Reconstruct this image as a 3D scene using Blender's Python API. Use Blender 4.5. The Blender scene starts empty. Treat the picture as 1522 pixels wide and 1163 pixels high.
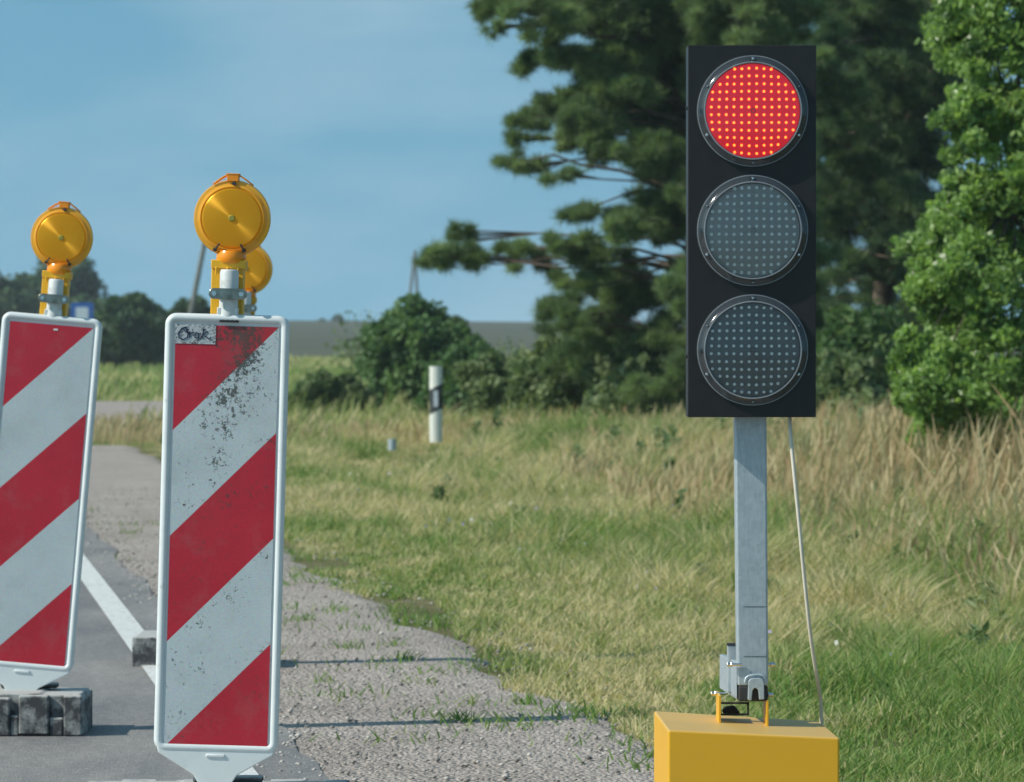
import bpy, bmesh, math, random
import numpy as np
from mathutils import Vector, Matrix
R = math.radians
random.seed(7); rng = np.random.default_rng(7)
S = bpy.context.scene
COL = S.collection

# ------------------------------------------------------------------ camera
F = 6000.0; CX = 761.0; CY = 581.5; EYE = 1.13; HOR = 500.0
PITCH = math.atan((CY - HOR) / F)
cam = bpy.data.cameras.new('camera'); cam_o = bpy.data.objects.new('camera', cam); COL.objects.link(cam_o)
cam_o.location = (0, 0, EYE); cam_o.rotation_euler = (math.pi/2 - PITCH, 0, 0)
cam.sensor_width = 36; cam.lens = F / 1522 * 36; cam.clip_start = .1; cam.clip_end = 9000
cam.dof.use_dof = True; cam.dof.focus_distance = 8.35; cam.dof.aperture_fstop = 13.0
S.camera = cam_o

# ------------------------------------------------------------------ light
SUN_EL, SUN_AZ = R(40), R(17)       # azimuth: from the left, a little towards the camera
sd = Vector((-math.cos(SUN_AZ)*math.cos(SUN_EL), -math.sin(SUN_AZ)*math.cos(SUN_EL), math.sin(SUN_EL)))
w = bpy.data.worlds.new('World'); S.world = w; w.use_nodes = True
nt = w.node_tree; nt.nodes.clear()
out = nt.nodes.new('ShaderNodeOutputWorld'); bg = nt.nodes.new('ShaderNodeBackground')
sky = nt.nodes.new('ShaderNodeTexSky'); sky.sky_type = 'NISHITA'; sky.sun_disc = False
sky.sun_elevation = SUN_EL; sky.sun_rotation = math.atan2(sd.x, sd.y)
sky.altitude = 50; sky.air_density = 1.0; sky.dust_density = .5; sky.ozone_density = 2.5
tc = nt.nodes.new('ShaderNodeTexCoord'); mp = nt.nodes.new('ShaderNodeMapping'); mp.inputs['Scale'].default_value = (6, 6, 22)
mp.inputs['Rotation'].default_value = (0, .05, 0)
nz = nt.nodes.new('ShaderNodeTexNoise'); nz.inputs['Scale'].default_value = 1.3; nz.inputs['Detail'].default_value = 5
cr = nt.nodes.new('ShaderNodeValToRGB'); cr.color_ramp.elements[0].position = .42; cr.color_ramp.elements[1].position = .78
cr.color_ramp.elements[1].color = (.30, .30, .30, 1)
mx = nt.nodes.new('ShaderNodeMix'); mx.data_type = 'RGBA'; mx.inputs[7].default_value = (5.5, 6.2, 6.6, 1)
tintn = nt.nodes.new('ShaderNodeMix'); tintn.data_type = 'RGBA'; tintn.blend_type = 'MULTIPLY'; tintn.inputs[0].default_value = 1
tintn.inputs[7].default_value = (.90, 1.38, 1.13, 1)
L = nt.links.new
lift = nt.nodes.new('ShaderNodeVectorMath'); lift.operation = 'ADD'; lift.inputs[1].default_value = (0, 0, .33)
L(tc.outputs['Generated'], lift.inputs[0]); L(lift.outputs[0], sky.inputs[0])
L(tc.outputs['Generated'], mp.inputs[0]); L(mp.outputs[0], nz.inputs['Vector']); L(nz.outputs[0], cr.inputs[0])
L(cr.outputs[0], mx.inputs[0]); L(sky.outputs[0], tintn.inputs[6]); L(tintn.outputs[2], mx.inputs[6])
L(mx.outputs[2], bg.inputs[0]); L(bg.outputs[0], out.inputs[0]); bg.inputs[1].default_value = .125
sl = bpy.data.lights.new('sun', 'SUN'); sl.energy = 4.2; sl.angle = R(.5); sl.color = (1, .95, .86)
so = bpy.data.objects.new('sun', sl); COL.objects.link(so); so.rotation_euler = sd.to_track_quat('Z', 'Y').to_euler()
S.view_settings.view_transform = 'Standard'; S.view_settings.look = 'None'; S.view_settings.exposure = .18; S.view_settings.gamma = 1

# ------------------------------------------------------------------ helpers
cp_, sp_ = math.cos(PITCH), math.sin(PITCH)
def P(px, py, D):
    dx, dy = (px - CX) / F, (CY - py) / F
    d = Vector((dx, cp_ + dy * sp_, dy * cp_ - sp_))
    return Vector((0, 0, EYE)) + d * (D / d.y)

def new_mat(name):
    m = bpy.data.materials.new(name); m.use_nodes = True
    return m, m.node_tree, m.node_tree.nodes['Principled BSDF']
def N(t, kind, **kw):
    n = t.nodes.new('ShaderNode' + kind)
    for k, v in kw.items():
        if k.startswith('i_'): n.inputs[k[2:].replace('_', ' ')].default_value = v
        else: setattr(n, k, v)
    return n
def ramp(t, fac, stops):
    n = t.nodes.new('ShaderNodeValToRGB'); e = n.color_ramp.elements
    while len(e) < len(stops): e.new(.5)
    for i, (p, c) in enumerate(stops):
        e[i].position = p; e[i].color = (*c, 1) if len(c) == 3 else c
    t.links.new(fac, n.inputs[0]); return n.outputs[0]
def mixc(t, fac, a, b, mode='MIX'):
    n = t.nodes.new('ShaderNodeMix'); n.data_type = 'RGBA'; n.blend_type = mode
    for s, v in ((0, fac), (6, a), (7, b)):
        if hasattr(v, 'links') or isinstance(v, bpy.types.NodeSocket): t.links.new(v, n.inputs[s])
        else: n.inputs[s].default_value = (*v, 1) if isinstance(v, tuple) and len(v) == 3 else v
    return n.outputs[2]
def math_(t, op, a, b=0.0, clamp=False):
    n = t.nodes.new('ShaderNodeMath'); n.operation = op; n.use_clamp = clamp
    for s, v in ((0, a), (1, b)):
        if isinstance(v, bpy.types.NodeSocket): t.links.new(v, n.inputs[s])
        else: n.inputs[s].default_value = v
    return n.outputs[0]
def noise(t, scale, detail=4, vec=None, rough=.55):
    n = N(t, 'TexNoise'); n.inputs['Scale'].default_value = scale; n.inputs['Detail'].default_value = detail
    n.inputs['Roughness'].default_value = rough
    if vec is None:
        c = N(t, 'TexCoord'); vec = c.outputs['Object']
    t.links.new(vec, n.inputs['Vector']); return n.outputs[0]
def bump(t, b, h, strength=.3, dist=.01):
    n = N(t, 'Bump'); n.inputs['Strength'].default_value = strength; n.inputs['Distance'].default_value = dist
    t.links.new(h, n.inputs['Height']); t.links.new(n.outputs[0], b.inputs['Normal'])
def simple(name, c, rough=.5, metal=0, var=.12, scale=30, dirt=None, dirt_scale=8, dirt_lo=.55, dirt_hi=.75, bmp=0):
    m, t, b = new_mat(name)
    n = noise(t, scale)
    lo = tuple(x * (1 - var) for x in c); hi = tuple(min(1, x * (1 + var)) for x in c)
    col = ramp(t, n, [(.3, lo), (.7, hi)])
    if dirt:
        d = noise(t, dirt_scale, 8, rough=.7)
        f = ramp(t, d, [(dirt_lo, (0, 0, 0)), (dirt_hi, (1, 1, 1))])
        col = mixc(t, f, col, dirt)
    t.links.new(col, b.inputs['Base Color']); b.inputs['Roughness'].default_value = rough; b.inputs['Metallic'].default_value = metal
    if bmp: bump(t, b, n, bmp, .002)
    return m

class MB:
    """collects shapes; build() links them as one mesh object"""
    def __init__(s): s.v = []; s.f = []; s.m = []
    def add(s, vs, fs, mi=0, M=None):
        o = len(s.v)
        for p in vs:
            p = Vector(p); s.v.append(tuple(M @ p) if M else tuple(p))
        for f in fs: s.f.append([i + o for i in f]); s.m.append(mi)
    def box(s, c, d, mi=0, M=None):
        x, y, z = c; a, b, e = d[0]/2, d[1]/2, d[2]/2
        vs = [(x+i*a, y+j*b, z+k*e) for i in (-1, 1) for j in (-1, 1) for k in (-1, 1)]
        s.add(vs, [(0,1,3,2), (4,6,7,5), (0,4,5,1), (2,3,7,6), (0,2,6,4), (1,5,7,3)], mi, M)
    def prism(s, poly, y0, y1, mi=0, M=None):      # polygon in x,z extruded along y
        n = len(poly)
        vs = [(x, y0, z) for x, z in poly] + [(x, y1, z) for x, z in poly]
        fs = [tuple(range(n)), tuple(range(2*n-1, n-1, -1))] + [(i, i+n, (i+1) % n + n, (i+1) % n) for i in range(n)]
        s.add(vs, fs, mi, M)
    def loft(s, rings, mi=0, M=None, cap=True):
        n = len(rings[0]); vs = [p for r in rings for p in r]; fs = []
        for k in range(len(rings)-1):
            for i in range(n):
                fs.append((k*n+i, k*n+(i+1) % n, (k+1)*n+(i+1) % n, (k+1)*n+i))
        if cap: fs += [tuple(range(n-1, -1, -1)), tuple(range((len(rings)-1)*n, len(rings)*n))]
        s.add(vs, fs, mi, M)
    def tube(s, pts, rads, seg=8, mi=0, M=None):
        pts = [Vector(p) for p in pts]; rings = []
        if not hasattr(rads, '__len__'): rads = [rads]*len(pts)
        up = None
        for i, p in enumerate(pts):
            t = (pts[min(i+1, len(pts)-1)] - pts[max(i-1, 0)]).normalized()
            a = t.orthogonal().normalized() if up is None else (up - t*up.dot(t)).normalized()
            up = a; b = t.cross(a)
            rings.append([p + (a*math.cos(q) + b*math.sin(q))*rads[i] for q in [2*math.pi*k/seg for k in range(seg)]])
        s.loft(rings, mi, M)
    def lathe(s, prof, c=(0, 0, 0), seg=48, mi=0, M=None, axis='y'):   # profile (radius, offset) round an axis
        rings = []
        for r, h in prof:
            ring = []
            for k in range(seg):
                a = 2*math.pi*k/seg
                if axis == 'y': ring.append((c[0]+r*math.cos(a), c[1]+h, c[2]+r*math.sin(a)))
                else: ring.append((c[0]+r*math.cos(a), c[1]+r*math.sin(a), c[2]+h))
            rings.append(ring)
        s.loft(rings, mi, M, cap=prof[0] != prof[-1])
    def build(s, name, mats, parent=None, smooth=0, bevel=0, bseg=2, loc=None):
        me = bpy.data.meshes.new(name); me.from_pydata(s.v, [], s.f)
        if not isinstance(mats, (list, tuple)): mats = [mats]
        for m in mats: me.materials.append(m)
        me.polygons.foreach_set('material_index', s.m)
        bm = bmesh.new(); bm.from_mesh(me); bmesh.ops.recalc_face_normals(bm, faces=bm.faces); bm.to_mesh(me); bm.free()
        if smooth:
            me.polygons.foreach_set('use_smooth', [True]*len(me.polygons))
            try: me.set_sharp_from_angle(angle=R(smooth))
            except Exception: pass
        o = bpy.data.objects.new(name, me); COL.objects.link(o)
        if parent: o.parent = parent
        if loc: o.location = loc
        if bevel:
            b = o.modifiers.new('bevel', 'BEVEL'); b.width = bevel; b.segments = bseg; b.limit_method = 'ANGLE'; b.angle_limit = R(35)
            b.harden_normals = False
        return o
def empty(name, loc):
    o = bpy.data.objects.new(name, None); COL.objects.link(o); o.location = loc; o.empty_display_size = .2; return o
def tag(o, label=None, cat=None, group=None, kind=None):
    for k, v in (('label', label), ('category', cat), ('group', group), ('kind', kind)):
        if v: o[k] = v
    return o
def np_mesh(name, verts, faces, mat, attrs=None, parent=None, smooth=False):
    """faces: list of (n,k) index arrays"""
    me = bpy.data.meshes.new(name)
    verts = np.asarray(verts, np.float32); me.vertices.add(len(verts)); me.vertices.foreach_set('co', verts.ravel())
    loops = np.concatenate([f.ravel() for f in faces]).astype(np.int32)
    tot = np.concatenate([np.full(len(f), f.shape[1]) for f in faces]).astype(np.int32)
    st = np.concatenate([[0], np.cumsum(tot)[:-1]]).astype(np.int32)
    me.loops.add(len(loops)); me.loops.foreach_set('vertex_index', loops)
    me.polygons.add(len(tot)); me.polygons.foreach_set('loop_start', st)
    try: me.polygons.foreach_set('loop_total', tot)
    except Exception: pass
    for k, a in (attrs or {}).items():
        at = me.attributes.new(k, 'FLOAT', 'POINT'); at.data.foreach_set('value', np.asarray(a, np.float32))
    me.materials.append(mat); me.update(calc_edges=True)
    if smooth: me.polygons.foreach_set('use_smooth', [True]*len(me.polygons))
    o = bpy.data.objects.new(name, me); COL.objects.link(o)
    if parent: o.parent = parent
    return o
_g = rng.random((256, 256))
def vnoise(x, y, sc):
    x = np.asarray(x)/sc + 113.7; y = np.asarray(y)/sc + 57.3
    xi = np.floor(x).astype(int); yi = np.floor(y).astype(int); fx = x-xi; fy = y-yi
    fx = fx*fx*(3-2*fx); fy = fy*fy*(3-2*fy)
    g = lambda a, b: _g[a % 256, b % 256]
    return (g(xi, yi)*(1-fx)+g(xi+1, yi)*fx)*(1-fy) + (g(xi, yi+1)*(1-fx)+g(xi+1, yi+1)*fx)*fy

# ------------------------------------------------------------------ ground
def sstep(a, b, x):
    t = np.clip((np.asarray(x, float)-a)/(b-a), 0, 1); return t*t*(3-2*t)
def edge(y): return .46 - .157*(np.asarray(y, float) - 11.5) + .5*sstep(24, 34, y)        # gravel / grass boundary
def line_x(y): return -.72 - .149*(np.asarray(y, float) - 10.4)     # white edge line
def gz(x, y):
    u = np.asarray(x, float) - edge(y); y = np.asarray(y, float)
    far = 1 - sstep(60, 110, y)
    z = -.10*sstep(.3, 1.8, u) + (.10 + .16*(1-sstep(24, 34, y)))*sstep(2.5, 7, u)*far
    z = z + (vnoise(x, y, 1.1)-.5)*.07*sstep(.2, 1.2, u)*far + .10*far*sstep(0.3,1.8,u)*(1-sstep(.3,1.8,u))
    return z - .012
ys = np.concatenate([np.linspace(-30, 6, 19), np.linspace(6.2, 50, 220), np.geomspace(50.5, 1000, 70)])
us = np.concatenate([-np.geomspace(1000, 6, 40), np.linspace(-5.8, 12, 120), np.geomspace(12.3, 1000, 45)])
X, Y = np.meshgrid(us, ys); Z = gz(X, Y)
nx, ny = len(us), len(ys); idx = np.arange(nx*ny).reshape(ny, nx)
q = np.stack([idx[:-1, :-1], idx[:-1, 1:], idx[1:, 1:], idx[1:, :-1]], -1).reshape(-1, 4)
m, t, b = new_mat('soil_and_turf')
n1 = noise(t, 1.2, 6); n2 = noise(t, 22, 8, rough=.7)
c1 = ramp(t, n1, [(.35, (.10, .115, .045)), (.5, (.17, .16, .075)), (.65, (.26, .225, .12))])
col = mixc(t, .5, c1, ramp(t, n2, [(.35, (.05, .06, .02)), (.65, (.22, .21, .10))]))
c = N(t, 'TexCoord'); sx = N(t, 'SeparateXYZ'); t.links.new(c.outputs['Object'], sx.inputs[0])
farf = ramp(t, math_(t, 'DIVIDE', sx.outputs['Y'], 200.0), [(.3, (0, 0, 0)), (.6, (1, 1, 1))])
mpn = N(t, 'Mapping'); mpn.inputs['Scale'].default_value = (.08, .25, 1); t.links.new(c.outputs['Object'], mpn.inputs[0])
fieldc = ramp(t, noise(t, 1.0, 5, mpn.outputs[0]), [(.35, (.17, .19, .07)), (.6, (.27, .26, .10))])
col = mixc(t, farf, col, fieldc)
t.links.new(col, b.inputs['Base Color']); b.inputs['Roughness'].default_value = 1; b.inputs['Specular IOR Level'].default_value = .1
bump(t, b, n2, .8, .03)
tag(np_mesh('ground', np.stack([X, Y, Z], -1).reshape(-1, 3), [q], m, smooth=True), kind='structure')

def strip(name, fl, fr, y0, y1, z, mat, n=160, jag=0, k=2, crown=0):
    yy = np.linspace(y0, y1, n); xl = fl(yy); xr = fr(yy)
    xr = xr + (vnoise(yy, yy*0+3, .35)-.5)*jag + (vnoise(yy, yy*0+9, 1.3)-.5)*jag
    cols = []
    for s in np.linspace(0, 1, k):
        xx = xl*(1-s)+xr*s; cols.append(np.stack([xx, yy, z + ((np.maximum(gz(xx, yy)+.013, -.02)+.006-.05*float(sstep(.8, 1, s))) if k > 4 else yy*0)], -1))
    V = np.stack(cols, 1).reshape(-1, 3); ii = np.arange(n*k).reshape(n, k)
    qq = np.stack([ii[:-1, :-1], ii[:-1, 1:], ii[1:, 1:], ii[1:, :-1]], -1).reshape(-1, 4)
    return tag(np_mesh(name, V, [qq], mat, smooth=True), kind='structure')
# gravel
m, t, b = new_mat('gravel')
c = N(t, 'TexCoord').outputs['Object']
v = N(t, 'TexVoronoi'); v.inputs['Scale'].default_value = 75; t.links.new(c, v.inputs['Vector'])
v2 = N(t, 'TexVoronoi'); v2.inputs['Scale'].default_value = 28; t.links.new(c, v2.inputs['Vector'])
stone = ramp(t, N(t, 'RGBToBW').outputs[0], [(0, (0, 0, 0)), (1, (1, 1, 1))])
bw = t.nodes[-2] if False else None
sepc = N(t, 'SeparateColor'); t.links.new(v.outputs['Color'], sepc.inputs[0])
stc = ramp(t, sepc.outputs[0], [(0, (.22, .195, .175)), (.5, (.37, .33, .295)), (1, (.54, .50, .46))])
big = ramp(t, noise(t, 1.6, 7, c, .65), [(.35, (.31, .247, .205)), (.6, (.48, .405, .35))])
col = mixc(t, .55, big, stc)
col = mixc(t, .8, col, ramp(t, v.outputs['Distance'], [(0, (1, 1, 1)), (.75, (.8, .8, .8)), (1, (.65, .65, .65))]), 'MULTIPLY')
mossf = ramp(t, noise(t, 3.2, 7, c, .7), [(.62, (0, 0, 0)), (.72, (.6, .6, .6))])
col = mixc(t, mossf, col, (.12, .14, .06))
t.links.new(col, b.inputs['Base Color']); b.inputs['Roughness'].default_value = .95
h = math_(t, 'ADD', v.outputs['Distance'], math_(t, 'MULTIPLY', v2.outputs['Distance'], .8))
bump(t, b, math_(t, 'ADD', math_(t, 'MULTIPLY', h, -1.0), math_(t, 'MULTIPLY', noise(t, 2.5, 5, c), 2.5)), .9, .012)
M_gravel = m
m, t, b = new_mat('asphalt')
c = N(t, 'TexCoord').outputs['Object']
v = N(t, 'TexVoronoi'); v.inputs['Scale'].default_value = 120; t.links.new(c, v.inputs['Vector'])
sepc = N(t, 'SeparateColor'); t.links.new(v.outputs['Color'], sepc.inputs[0])
stc = ramp(t, sepc.outputs[0], [(0, (.06, .06, .062)), (.8, (.15, .15, .15)), (1, (.32, .31, .29))])
mpn = N(t, 'Mapping'); mpn.inputs['Scale'].default_value = (1.5, .35, 1); mpn.inputs['Rotation'].default_value = (0, 0, .15); t.links.new(c, mpn.inputs[0])
big = ramp(t, noise(t, 1.5, 6, mpn.outputs[0], .65), [(.35, (.16, .163, .17)), (.62, (.35, .33, .305))])
col = mixc(t, .5, big, stc)
t.links.new(col, b.inputs['Base Color']); b.inputs['Roughness'].default_value = .8
bump(t, b, v.outputs['Distance'], .5, .005)
M_asphalt = m
strip('gravel_shoulder', lambda y: line_x(y)+.12, lambda y: edge(y), 3, 41.5, .000, M_gravel, 1400, .12, 26)
strip('road', lambda y: line_x(y)-7.5, lambda y: line_x(y)+.22, 1, 400, .013, M_asphalt, 1500, .05)
m, t, b = new_mat('worn_road_paint')
n = noise(t, 40, 8, rough=.75)
f = ramp(t, n, [(.52, (0, 0, 0)), (.62, (.8, .8, .8))])
t.links.new(mixc(t, f, (.62, .63, .61), (.25, .24, .23)), b.inputs['Base Color']); b.inputs['Roughness'].default_value = .7
strip('edge_line', lambda y: line_x(y)-.052, lambda y: line_x(y)+.052, 1, 300, .018, m, 300, 0)
# gravel lay-by of the side road
mb = MB(); ring = []
crn = [(-9.2, 51), (-3.6, 50.5), (-4.6, 68), (-11, 69)]
for a, b_ in zip(crn, crn[1:]+crn[:1]):
    for k in range(10):
        f_ = k/10; ring.append((a[0]+(b_[0]-a[0])*f_+random.uniform(-.08, .08), a[1]+(b_[1]-a[1])*f_+random.uniform(-.15, .15), .03))
mb.add(ring, [tuple(range(40))]); tag(mb.build('side_road', M_gravel), kind='structure')

# hill on the horizon
xs = np.linspace(-900, 900, 60); yy = np.concatenate([[190, 228], np.linspace(260, 600, 20), np.linspace(640, 1000, 6)])
X, Y = np.meshgrid(xs, yy); H = sstep(190, 620, Y)
top = 2.0 + 1.1*vnoise(X, X*0, 45) - .004*X
Z = -.3 + H*(top+.9)
ii = np.arange(X.size).reshape(X.shape); q = np.stack([ii[:-1, :-1], ii[:-1, 1:], ii[1:, 1:], ii[1:, :-1]], -1).reshape(-1, 4)
m, t, b = new_mat('dark_meadow')
mpn = N(t, 'Mapping'); mpn.inputs['Scale'].default_value = (.05, .12, 1); t.links.new(N(t, 'TexCoord').outputs['Object'], mpn.inputs[0])
t.links.new(ramp(t, noise(t, 1, 6, mpn.outputs[0], .7), [(.35, (.03, .038, .014)), (.65, (.07, .075, .028))]), b.inputs['Base Color'])
b.inputs['Roughness'].default_value = 1
tag(np_mesh('hill', np.stack([X, Y, Z], -1).reshape(-1, 3), [q], m, smooth=True), kind='structure')

# ------------------------------------------------------------------ vegetation
def leaf_mat(name, lo, mid, hi, trans=.35, rough=.55, spec=.3):
    m, t, b = new_mat(name)
    a = N(t, 'Attribute'); a.attribute_name = 'tint'
    col = ramp(t, a.outputs['Fac'], [(0, lo), (.5, mid), (1, hi)])
    t.links.new(col, b.inputs['Base Color']); b.inputs['Roughness'].default_value = rough; b.inputs['Specular IOR Level'].default_value = spec
    tr = N(t, 'BsdfTranslucent'); ms = N(t, 'MixShader'); ms.inputs[0].default_value = trans
    o = t.nodes['Material Output']
    t.links.new(mixc(t, 1.0, col, (1.15, 1.2, .7), 'MULTIPLY'), tr.inputs[0])
    t.links.new(b.outputs[0], ms.inputs[1]); t.links.new(tr.outputs[0], ms.inputs[2]); t.links.new(ms.outputs[0], o.inputs[0])
    return m
def unit(v): return v/np.maximum(np.linalg.norm(v, axis=-1, keepdims=True), 1e-9)
def leaves(pts, size, tint, elong=1.7, updown=.0):
    n = len(pts); a = unit(rng.normal(size=(n, 3)) + np.array([0, 0, updown])); r = unit(rng.normal(size=(n, 3)))
    b = unit(np.cross(a, r)); s = (size*(.6+.8*rng.random(n)))[:, None] if np.ndim(size) else (size*(.6+.8*rng.random(n)))[:, None]
    V = np.stack([pts - a*s*elong/2, pts + b*s/2, pts + a*s*elong/2, pts - b*s/2], 1).reshape(-1, 3)
    return V, np.arange(4*n).reshape(n, 4), np.repeat(tint, 4)
def needles(pts, dirs, length, width, tint, k=9, spread=.9):
    n = len(pts); d = unit(dirs[:, None, :]*1.0 + rng.normal(size=(n, k, 3))*spread).reshape(-1, 3)
    p = np.repeat(pts, k, 0); r = unit(np.cross(d, rng.normal(size=d.shape)))
    l = (length*(.7+.6*rng.random(n*k)))[:, None]
    V = np.stack([p - r*width/2, p + r*width/2, p + d*l], 1).reshape(-1, 3)
    return V, np.arange(3*n*k).reshape(-1, 3), np.repeat(np.repeat(tint, k), 3)
M_bark = simple('bark', (.07, .06, .045), .95, var=.5, scale=9, bmp=.6)
M_pinebark = simple('pine_bark', (.13, .095, .07), .95, var=.5, scale=9, bmp=.6)

def limb(mb, a, b, r0, r1, bend=.12, n=6):
    a = Vector(a); b = Vector(b); L_ = (b-a).length; off = Vector(rng.normal(size=3))*L_*bend; off.z = abs(off.z)*.6
    pts = [a.lerp(b, i/n) + off*math.sin(math.pi*i/n) + Vector(rng.normal(size=3))*L_*.012 for i in range(n+1)]
    mb.tube(pts, [r0+(r1-r0)*i/n for i in range(n+1)], 6); return pts

def crown_pts(c, rad, n, shell=.55):
    d = unit(rng.normal(size=(n, 3))); r = shell + (1-shell)*rng.random(n); r = np.where(rng.random(n) < .25, rng.random(n), r)
    return np.array(c) + d*r[:, None]*np.array(rad), d

def broadleaf(name, base, clumps, mat, leaf, per, label, cat, group=None, trunk_r=.08, sub=7, elong=1.6, shell=.55):
    """clumps: list of (centre, radius) in world; each splits into sub-clumps of leaves at the end of a limb"""
    base = Vector(base); root = empty(name, base); tag(root, label, cat, group)
    mb = MB(); V = []; Fc = []; T = []; o = 0
    cs = [np.array(c) for c, r in clumps]; mid = Vector(np.mean(cs, 0)); zmin = min(c[2] for c in cs)
    topc = Vector(cs[int(np.argmax([c[2] for c in cs]))])
    tr = [base, base.lerp(Vector((mid.x, mid.y, base.z)), .3) + Vector((0, 0, (mid.z-base.z)*.5)), mid, topc]
    mb.tube([p-base for p in tr], [trunk_r, trunk_r*.8, trunk_r*.5, trunk_r*.2], 8)
    for c, r in clumps:
        r = np.array(r) if hasattr(r, '__len__') else np.array([r, r, r])
        j = min(range(1, 3), key=lambda k: (tr[k]-Vector(c)).length)
        limb(mb, tr[j]-base, Vector(c)-base, trunk_r*.4, trunk_r*.08, .03 if shell < .3 else .12)
        for k in range(sub):
            sc = np.array(c) + unit(rng.normal(size=3))*r*(.35+.6*rng.random())
            sr = r*(.28+.3*rng.random())
            pts, d = crown_pts(sc, sr*(1 if shell > .3 else np.array([1.1, 1.1, .75])*random.uniform(.5, 1.25)), int(per/sub), shell)
            V_, F_, T_ = leaves(pts, leaf, np.clip(rng.normal(.45+.22*rng.normal(), .16, len(pts)), 0, 1), elong)
            V.append(V_); Fc.append(F_+o); T.append(T_); o += len(V_)
    mb.build('trunk', M_bark, root, smooth=60)
    V = np.concatenate(V) - np.array(base)
    np_mesh('crown', V, [np.concatenate(Fc)], mat, {'tint': np.concatenate(T)}, root)
    return root

M_pine = leaf_mat('pine_needles', (.075, .125, .06), (.17, .255, .105), (.29, .38, .17), .42, .5, .3)
M_pine_dark = leaf_mat('dark_pine_needles', (.04, .085, .045), (.10, .17, .07), (.18, .26, .10), .38, .5, .3)
M_bush = leaf_mat('willow_leaves', (.12, .21, .06), (.23, .37, .10), (.36, .51, .17), .5, .38, .6)
M_shrub = leaf_mat('shrub_leaves', (.09, .15, .06), (.17, .235, .10), (.26, .31, .15), .35)
M_shrub2 = leaf_mat('elder_leaves', (.05, .11, .04), (.10, .19, .065), (.18, .28, .10), .35)
M_far = leaf_mat('far_leaves', (.035, .075, .035), (.065, .12, .05), (.11, .17, .07), .3)

def pine(name, base, trunk_top, clumps, mat, label, per=1000, nl=.125, nw=.010, depth=1.0, tr_r=.16):
    base = Vector(base); root = empty(name, base); tag(root, label, 'tree', 'pine trees behind the signal')
    mb = MB(); tt = Vector(trunk_top); n = 10
    tr = [base.lerp(tt, i/n) + Vector((.10*math.sin(i*1.1), .1*math.cos(i*.8), 0))*(i > 0) for i in range(n+1)]
    mb.tube([p-base for p in tr], [tr_r*(1-.75*i/n) for i in range(n+1)], 10)
    V = []; Fc = []; T = []; o = 0
    for (px, py, rx, ry, D) in clumps:
        Dc = D + rng.normal()*depth; c = np.array(P(px, py, Dc)); s = Dc/F; R3 = np.array([rx*s, max(rx, ry)*s*.9, ry*s])
        cands = [p for p in tr if p.z < c[2]+.15] or [tr[0]]
        st = cands[-1]
        pts = limb(mb, st-base, Vector(c)-base, .026, .006, .10)
        area = rx*ry/2000.0; nn = int(per*area)
        # twigs with tufts along them
        nt_ = max(8, int(17*area))
        for k in range(nt_):
            e = c + unit(rng.normal(size=3)*np.array([1, 1, .7]))*R3*((.35+.8*rng.random()) if rng.random() < .85 else 1.25)
            mb.tube([pts[-2], (Vector(c)-base).lerp(Vector(e)-base, .5)+Vector((0, 0, .03)), Vector(e)-base], [.012, .008, .004], 4)
            sr = R3*(.18+.30*rng.random())*np.array([1.15, 1.15, .8])
            p_, d_ = crown_pts(e, sr, max(5, nn//nt_), .0)
            dirs = unit(d_*.7 + np.array([0, 0, .6]))
            V_, F_, T_ = needles(p_, dirs, nl, nw, np.clip(rng.normal(.42+.2*rng.normal(), .15, len(p_)), 0, 1))
            V.append(V_); Fc.append(F_+o); T.append(T_); o += len(V_)
    mb.build('trunk', M_pinebark, root, smooth=60)
    np_mesh('crown', np.concatenate(V)-np.array(base), [np.concatenate(Fc)], mat, {'tint': np.concatenate(T)}, root)
    return root
D1 = 45
A = [(755,8,42,34),(800,25,45,30),(850,15,50,40),(905,40,50,40),(960,15,60,45),(1020,40,60,50),(1085,20,60,50),(1150,30,60,50),
 (790,95,32,26),(835,85,40,32),(885,110,48,36),(940,95,48,40),(1000,115,50,45),(1060,130,60,55),(1130,110,60,55),
 (785,175,30,24),(825,165,40,34),(870,185,42,34),(925,170,45,40),(985,190,50,45),(1060,210,60,55),(1130,220,60,60),
 (762,244,24,12),(800,252,30,14),(905,228,34,18),(965,240,38,26),(1010,270,40,36),(1080,300,60,50),(1150,320,60,50),
 (835,262,22,12),(868,318,34,20),(915,335,42,28),(965,320,36,26),(1000,350,24,20),
 (690,352,20,26),(662,388,34,17),(705,385,30,20),(640,392,16,10),(765,372,22,16),(800,385,34,22),(848,370,40,26),(895,385,40,24),
 (850,425,34,28),(905,430,42,36),(955,440,42,36),(1005,430,40,42),(1070,420,60,50),(1140,430,60,50),(840,475,28,24),
 (890,490,45,34),(950,500,45,38),(1010,510,48,38),(1080,510,60,45)]
for k in range(75):
    fx_, fy_ = random.uniform(860, 1200), random.uniform(0, 560)
    if 860 < fx_ < 960 and 245 < fy_ < 305: continue
    if fx_ < 1020 and 340 < fy_ < 400: fx_ += 120
    A.append((fx_, fy_, random.uniform(28, 46), random.uniform(22, 36)))
A += [(820, 460, 30, 20), (860, 540, 50, 30), (930, 560, 50, 34), (1000, 570, 50, 34), (720, 20, 22, 18), (735, 45, 16, 10), (845, 215, 24, 14), (780, 205, 20, 12)]
A = [(*a, D1) for a in A]
for k in range(26):   # the crown above the frame
    A.append((random.uniform(780, 1280), random.uniform(-420, -30), 60, 45, D1))
pine('pine_tree', P(1085, 640, D1+.5), P(1060, -480, D1+.5), A, M_pine, 'tall bushy pine whose ragged branches reach left of the signal head over the sky')
D2 = 52
B = [(random.uniform(1200, 1440), random.uniform(-20, 600), 50, 44, D2) for _ in range(110)] + [(random.uniform(1215, 1380), random.uniform(0, 420), 36, 26, D2-2.2) for _ in range(14)]
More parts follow.
